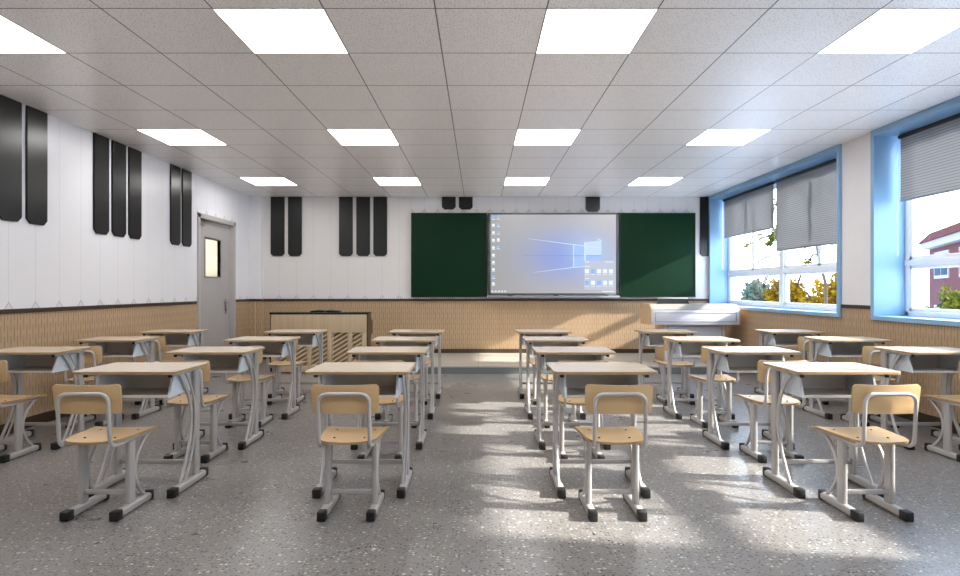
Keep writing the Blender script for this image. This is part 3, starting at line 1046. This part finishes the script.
obj('sloped_top', bm, M['podgrey'], pd)
for a, b in ((ux0 - 0.012, ux0 - 0.0005), (ux1 + 0.0005, ux1 + 0.012)):
    bm = bmesh.new()
    addprism(bm, [(0.0, L(0.715)), (0.0, L(0.945)), (0.13, L(1.03)), (0.50, L(1.03)), (0.62, L(0.96)), (0.62, L(0.70)), (0.50, L(0.70))], 0, a, b)
    obj('side_wing', bm, M['podwood'], pd)
# screen lying tilted on the lectern
mt = thing('lectern_monitor', 'slim tilted dark monitor with silver edge on the white lectern', 'monitor', (3.14, 9.5, 1.036), None)
bm = bmesh.new()
addprism(bm, [(-0.06, 0.0), (0.03, 0.085), (0.045, 0.085), (-0.04, 0.0)], 0, -0.25, 0.235)
obj('screen', bm, plain('dark_green_grey_screen', (18, 22, 22), 0.35), mt)
boxo('silver_edge', M['upvc'], mt, -0.245, 0.245, 0.022, 0.050, 0.083, 0.095, bev=0.003)
boxo('base', M['rubber'], mt, -0.255, 0.24, -0.03, 0.08, 0.0, 0.018, bev=0.003)

# ------------------------------------------------------------------ outside
bm = bmesh.new(); addbox(bm, 5.2, 120, -60, 120, -4.3, -4.0)
g_ = obj('ground', bm, plain('outside_ground', (222, 224, 228), 0.9, vary=0.2, vscale=0.3)); g_['kind'] = 'structure'

def foliage_mat(name, a, b, c):
    m, nt, out = new_mat(name)
    g = G(nt)
    o, _ = g.xyz()
    n1 = g.noise(o, 6.0, 2)
    n2 = g.noise(o, 14.0, 2)
    r1 = g.m('MULTIPLY_ADD', n1, 3.2, -1.1)
    col = g.mix(g.m('MINIMUM', g.m('MAXIMUM', r1, 0.0), 1.0), lin(*a), lin(*b))
    r2 = g.m('MINIMUM', g.m('MAXIMUM', g.m('MULTIPLY_ADD', n2, 5.0, -2.7), 0.0), 1.0)
    col = g.mix(r2, col, lin(*c))
    d = g.n('ShaderNodeBsdfDiffuse'); nt.links.new(col, d.inputs[0])
    t = g.n('ShaderNodeBsdfTranslucent'); nt.links.new(col, t.inputs[0])
    mx = g.n('ShaderNodeMixShader'); mx.inputs[0].default_value = 0.35
    nt.links.new(d.outputs[0], mx.inputs[1]); nt.links.new(t.outputs[0], mx.inputs[2])
    nt.links.new(mx.outputs[0], out.inputs[0])
    return m
FY = foliage_mat('yellow_foliage', (150, 116, 24), (66, 62, 16), (150, 82, 22))
FG = foliage_mat('grey_green_foliage', (104, 114, 100), (70, 84, 64), (112, 112, 84))
FO = foliage_mat('olive_foliage', (118, 112, 38), (58, 70, 32), (46, 50, 22))
BARK = plain('dark_bark', (58, 44, 36), 0.9, vary=0.2, vscale=8)

def leaves(bm, cx, cy, cz, rx, ry, rz, n, size, rg, shell=0.45):
    for _ in range(n):
        d = Vector((rg.gauss(0, 1), rg.gauss(0, 1), rg.gauss(0, 1))).normalized()
        r = shell + (1 - shell) * rg.random() ** 0.6
        lump = 0.82 + 0.18 * math.sin(d.x * 7 + d.z * 5) * math.cos(d.y * 6 - d.z * 4)
        p = Vector((cx + d.x * rx * r * lump, cy + d.y * ry * r * lump, cz + d.z * rz * r * lump))
        a = Vector((rg.gauss(0, 1), rg.gauss(0, 1), rg.gauss(0, 1))).normalized()
        b = a.cross(Vector((rg.gauss(0, 1), rg.gauss(0, 1), rg.gauss(0, 1)))).normalized()
        s = size * (0.6 + 0.8 * rg.random())
        vs = [bm.verts.new(p + a * s), bm.verts.new(p + b * s * 0.6), bm.verts.new(p - a * s), bm.verts.new(p - b * s * 0.6)]
        bm.faces.new(vs)

def bush(px, ytop, rpx, Y, mat, label, seed, n=1700):
    X = wx(px, Y); zt = wz(ytop, Y); r = rpx * Y / F
    rz = 1.25 * r
    rg = random.Random(seed)
    t = thing('garden_tree', label, 'tree', (X, Y, -4.0), 'trees outside the windows')
    bm = bmesh.new()
    leaves(bm, 0, 0, zt - rz + 4.0, r, r, rz, n, 0.085, rg)
    obj('foliage', bm, mat, t)
    bm = bmesh.new()
    top = zt - rz + 4.0
    addsweep(bm, [(0, 0, 0), (0.03, 0, top * 0.5), (0, 0.02, top)], circ(0.12, 8))
    for k in range(7):
        an = k * 0.9 + rg.random()
        addsweep(bm, [(0, 0, top - 1.6 + k * 0.2), (0.35 * r * math.cos(an), 0.35 * r * math.sin(an), top - 0.9 + k * 0.25), (0.75 * r * math.cos(an), 0.75 * r * math.sin(an), top + 0.1 + k * 0.25)], circ(0.03, 6))
    obj('trunk', bm, BARK, t, True)
    return t
bush(757, 277, 17, 27, FG, 'hazy grey-green tree seen low in the far window, left pane', 1, 2600)
bush(787, 272, 24, 24, FY, 'yellow-leaved tree beside the middle post of the far window', 2, 3200)
bush(842, 266, 42, 19, FY, 'broad golden tree at the right side of the far window', 3, 5200)
bush(982, 268, 58, 16, FO, 'round olive-green tree in front of the brick building, near window', 4, 6500)

def tall_tree(base_px, Y, pts_px, clusters, label, seed):
    rg = random.Random(seed)
    X = wx(base_px, Y)
    t = thing('sparse_tree', label, 'tree', (X, Y, -4.0), 'trees outside the windows')
    def loc(p): return Vector((wx(p[0], Y) - X, p[2] if len(p) > 2 else 0, wz(p[1], Y) + 4.0))
    bm = bmesh.new()
    path = [Vector((0, 0, 0)), Vector((0.0, 0, 2.0))] + [loc(p) for p in pts_px]
    # tapering trunk
    P = path
    for i in range(len(P) - 1):
        r = 0.026 * (1 - i / len(P)) + 0.016
        addsweep(bm, [P[i], P[i] * 0.5 + P[i + 1] * 0.5, P[i + 1] + (P[i + 1] - P[i]).normalized() * 0.03], circ(r, 7))
    for (c, ry, n) in clusters:
        q = loc(c)
        near = min(P[2:], key=lambda a: (a - q).length)
        addsweep(bm, [near, (near + q) / 2 + Vector((0, 0, 0.1)), q], circ(0.022, 5))
    obj('trunk', bm, BARK, t, True)
    bm = bmesh.new()
    for (c, ry, n) in clusters:
        q = loc(c)
        leaves(bm, q.x, q.y, q.z, ry, ry, ry * 0.8, n, 0.055, rg, 0.1)
    obj('foliage', bm, FO, t)
tall_tree(826, 14, [(826, 285), (822, 270), (818, 255), (816, 240), (810, 222), (806, 200), (800, 170)],
          [((806, 233), 0.28, 70), ((800, 246), 0.22, 45), ((822, 226), 0.28, 60), ((832, 240), 0.25, 40), ((795, 232), 0.2, 35), ((836, 222), 0.22, 40), ((808, 262), 0.16, 25),
           ((812, 200), 0.4, 90), ((792, 190), 0.4, 80), ((826, 190), 0.4, 80)],
          'tall dark-trunked tree with sparse leaves behind the right pane of the far window', 9)
tall_tree(787, 16, [(787, 290), (787, 270), (786, 255), (784, 235), (784, 200)],
          [((773, 238), 0.20, 110), ((769, 244), 0.12, 40), ((757, 236), 0.2, 22), ((777, 230), 0.2, 70), ((746, 246), 0.14, 12), ((777, 205), 0.4, 90), ((757, 262), 0.1, 8)],
          'thin tree with a dark leaf cluster behind the left pane of the far window', 12)

# building
bd = thing('brick_building', 'mauve brick building with white cornice outside the near window', 'building', (30.6, 40.0, -4.0))
ang = math.atan2(-1.0, -0.51)
bd.rotation_euler = (0, 0, ang)     # local +x runs along the facade towards the camera
# local y: facade at 0; the camera side is ... (resolved by sign below)
brick = plain('mauve_brick', (80, 54, 56), 0.9, spec=0.0, vary=0.12, vscale=6)
s_ = 1.0
Hb = 7.95
def bbox(name, m, x0, x1, y0, y1, z0, z1):
    return boxo(name, m, bd, x0, x1, y0, y1, z0, z1)
bbox('wall', brick, 0, 26, 0, 9, 0, Hb)
bbox('cornice', plain('white_cornice', (126, 124, 128), 0.9, spec=0.0), -0.4, 26.4, -0.45, 9.4, Hb, Hb + 0.42)
bm = bmesh.new()
addprism(bm, [(-0.6, Hb + 0.42), (0.1, Hb + 1.15), (4.5, Hb + 1.5), (8.9, Hb + 1.15), (9.6, Hb + 0.42)], 0, -0.5, 26.5)
obj('roof', bm, plain('red_roof', (78, 48, 47), 1.0, spec=0.0), bd)
pane_m = plain('window_dark_glass', (52, 62, 74), 0.9, spec=0.0)
surr_m = plain('stone_surround', (128, 128, 134), 0.9, spec=0.0)
for k in range(4):
    for zc in (6.8, 3.4):
        x0 = 1.9 + k * 6.0
        f = bbox('window_surround', surr_m, x0 - 0.25, x0 + 3.45, -0.06, 0.02, zc - 0.85, zc + 0.85)
        bm = bmesh.new()
        addbox(bm, x0, x0 + 1.5, -0.08, -0.05, zc - 0.65, zc + 0.65); addbox(bm, x0 + 1.7, x0 + 3.2, -0.08, -0.05, zc - 0.65, zc + 0.65)
        obj('pane', bm, pane_m, f)

# ------------------------------------------------------------------ light
w = bpy.data.worlds.new('sky'); sc.world = w; w.use_nodes = True
nt = w.node_tree
for n in list(nt.nodes): nt.nodes.remove(n)
g = G(nt)
o = g.n('ShaderNodeOutputWorld'); bg = g.n('ShaderNodeBackground')
tc = g.n('ShaderNodeTexCoord'); sp = g.n('ShaderNodeSeparateXYZ')
nt.links.new(tc.outputs['Generated'], sp.inputs[0])
f = g.m('MINIMUM', g.m('MAXIMUM', g.m('MULTIPLY', sp.outputs[2], 1.6), 0.0), 1.0)
col = g.mix(f, (0.90, 0.95, 1.0, 1), (0.52, 0.72, 1.0, 1))
nt.links.new(col, bg.inputs[0]); bg.inputs[1].default_value = 3.2
nt.links.new(bg.outputs[0], o.inputs[0])

sd = bpy.data.lights.new('sun', 'SUN'); sd.energy = 9.0; sd.angle = math.radians(1.8); sd.color = (1.0, 0.93, 0.82)
so = bpy.data.objects.new('sun', sd); COL.objects.link(so)
d = Vector((-1.0, 0.14, -0.47)).normalized()
so.rotation_euler = d.to_track_quat('-Z', 'Y').to_euler()
so.location = (20, -2, 10)

# ------------------------------------------------------------------ camera
cd = bpy.data.cameras.new('camera'); cd.sensor_width = 36; cd.lens = F / 960 * 36
cd.shift_x = (480 - 478.7) / 960; cd.shift_y = (289.2 - 288) / 960
cd.clip_start = 0.05; cd.clip_end = 500
co = bpy.data.objects.new('camera', cd); COL.objects.link(co)
co.location = (0, 0, EYE); co.rotation_euler = (math.radians(90), 0, 0)
sc.camera = co

sc.view_settings.view_transform = 'Standard'
sc.view_settings.look = 'None'
sc.view_settings.gamma = 1.0
sc.view_settings.use_curve_mapping = False
sc.view_settings.exposure = 1.3
sc.cycles.use_denoising = True
sc.cycles.max_bounces = 10
sc.cycles.diffuse_bounces = 6
sc.cycles.transparent_max_bounces = 12
sc.cycles.sample_clamp_indirect = 6.0
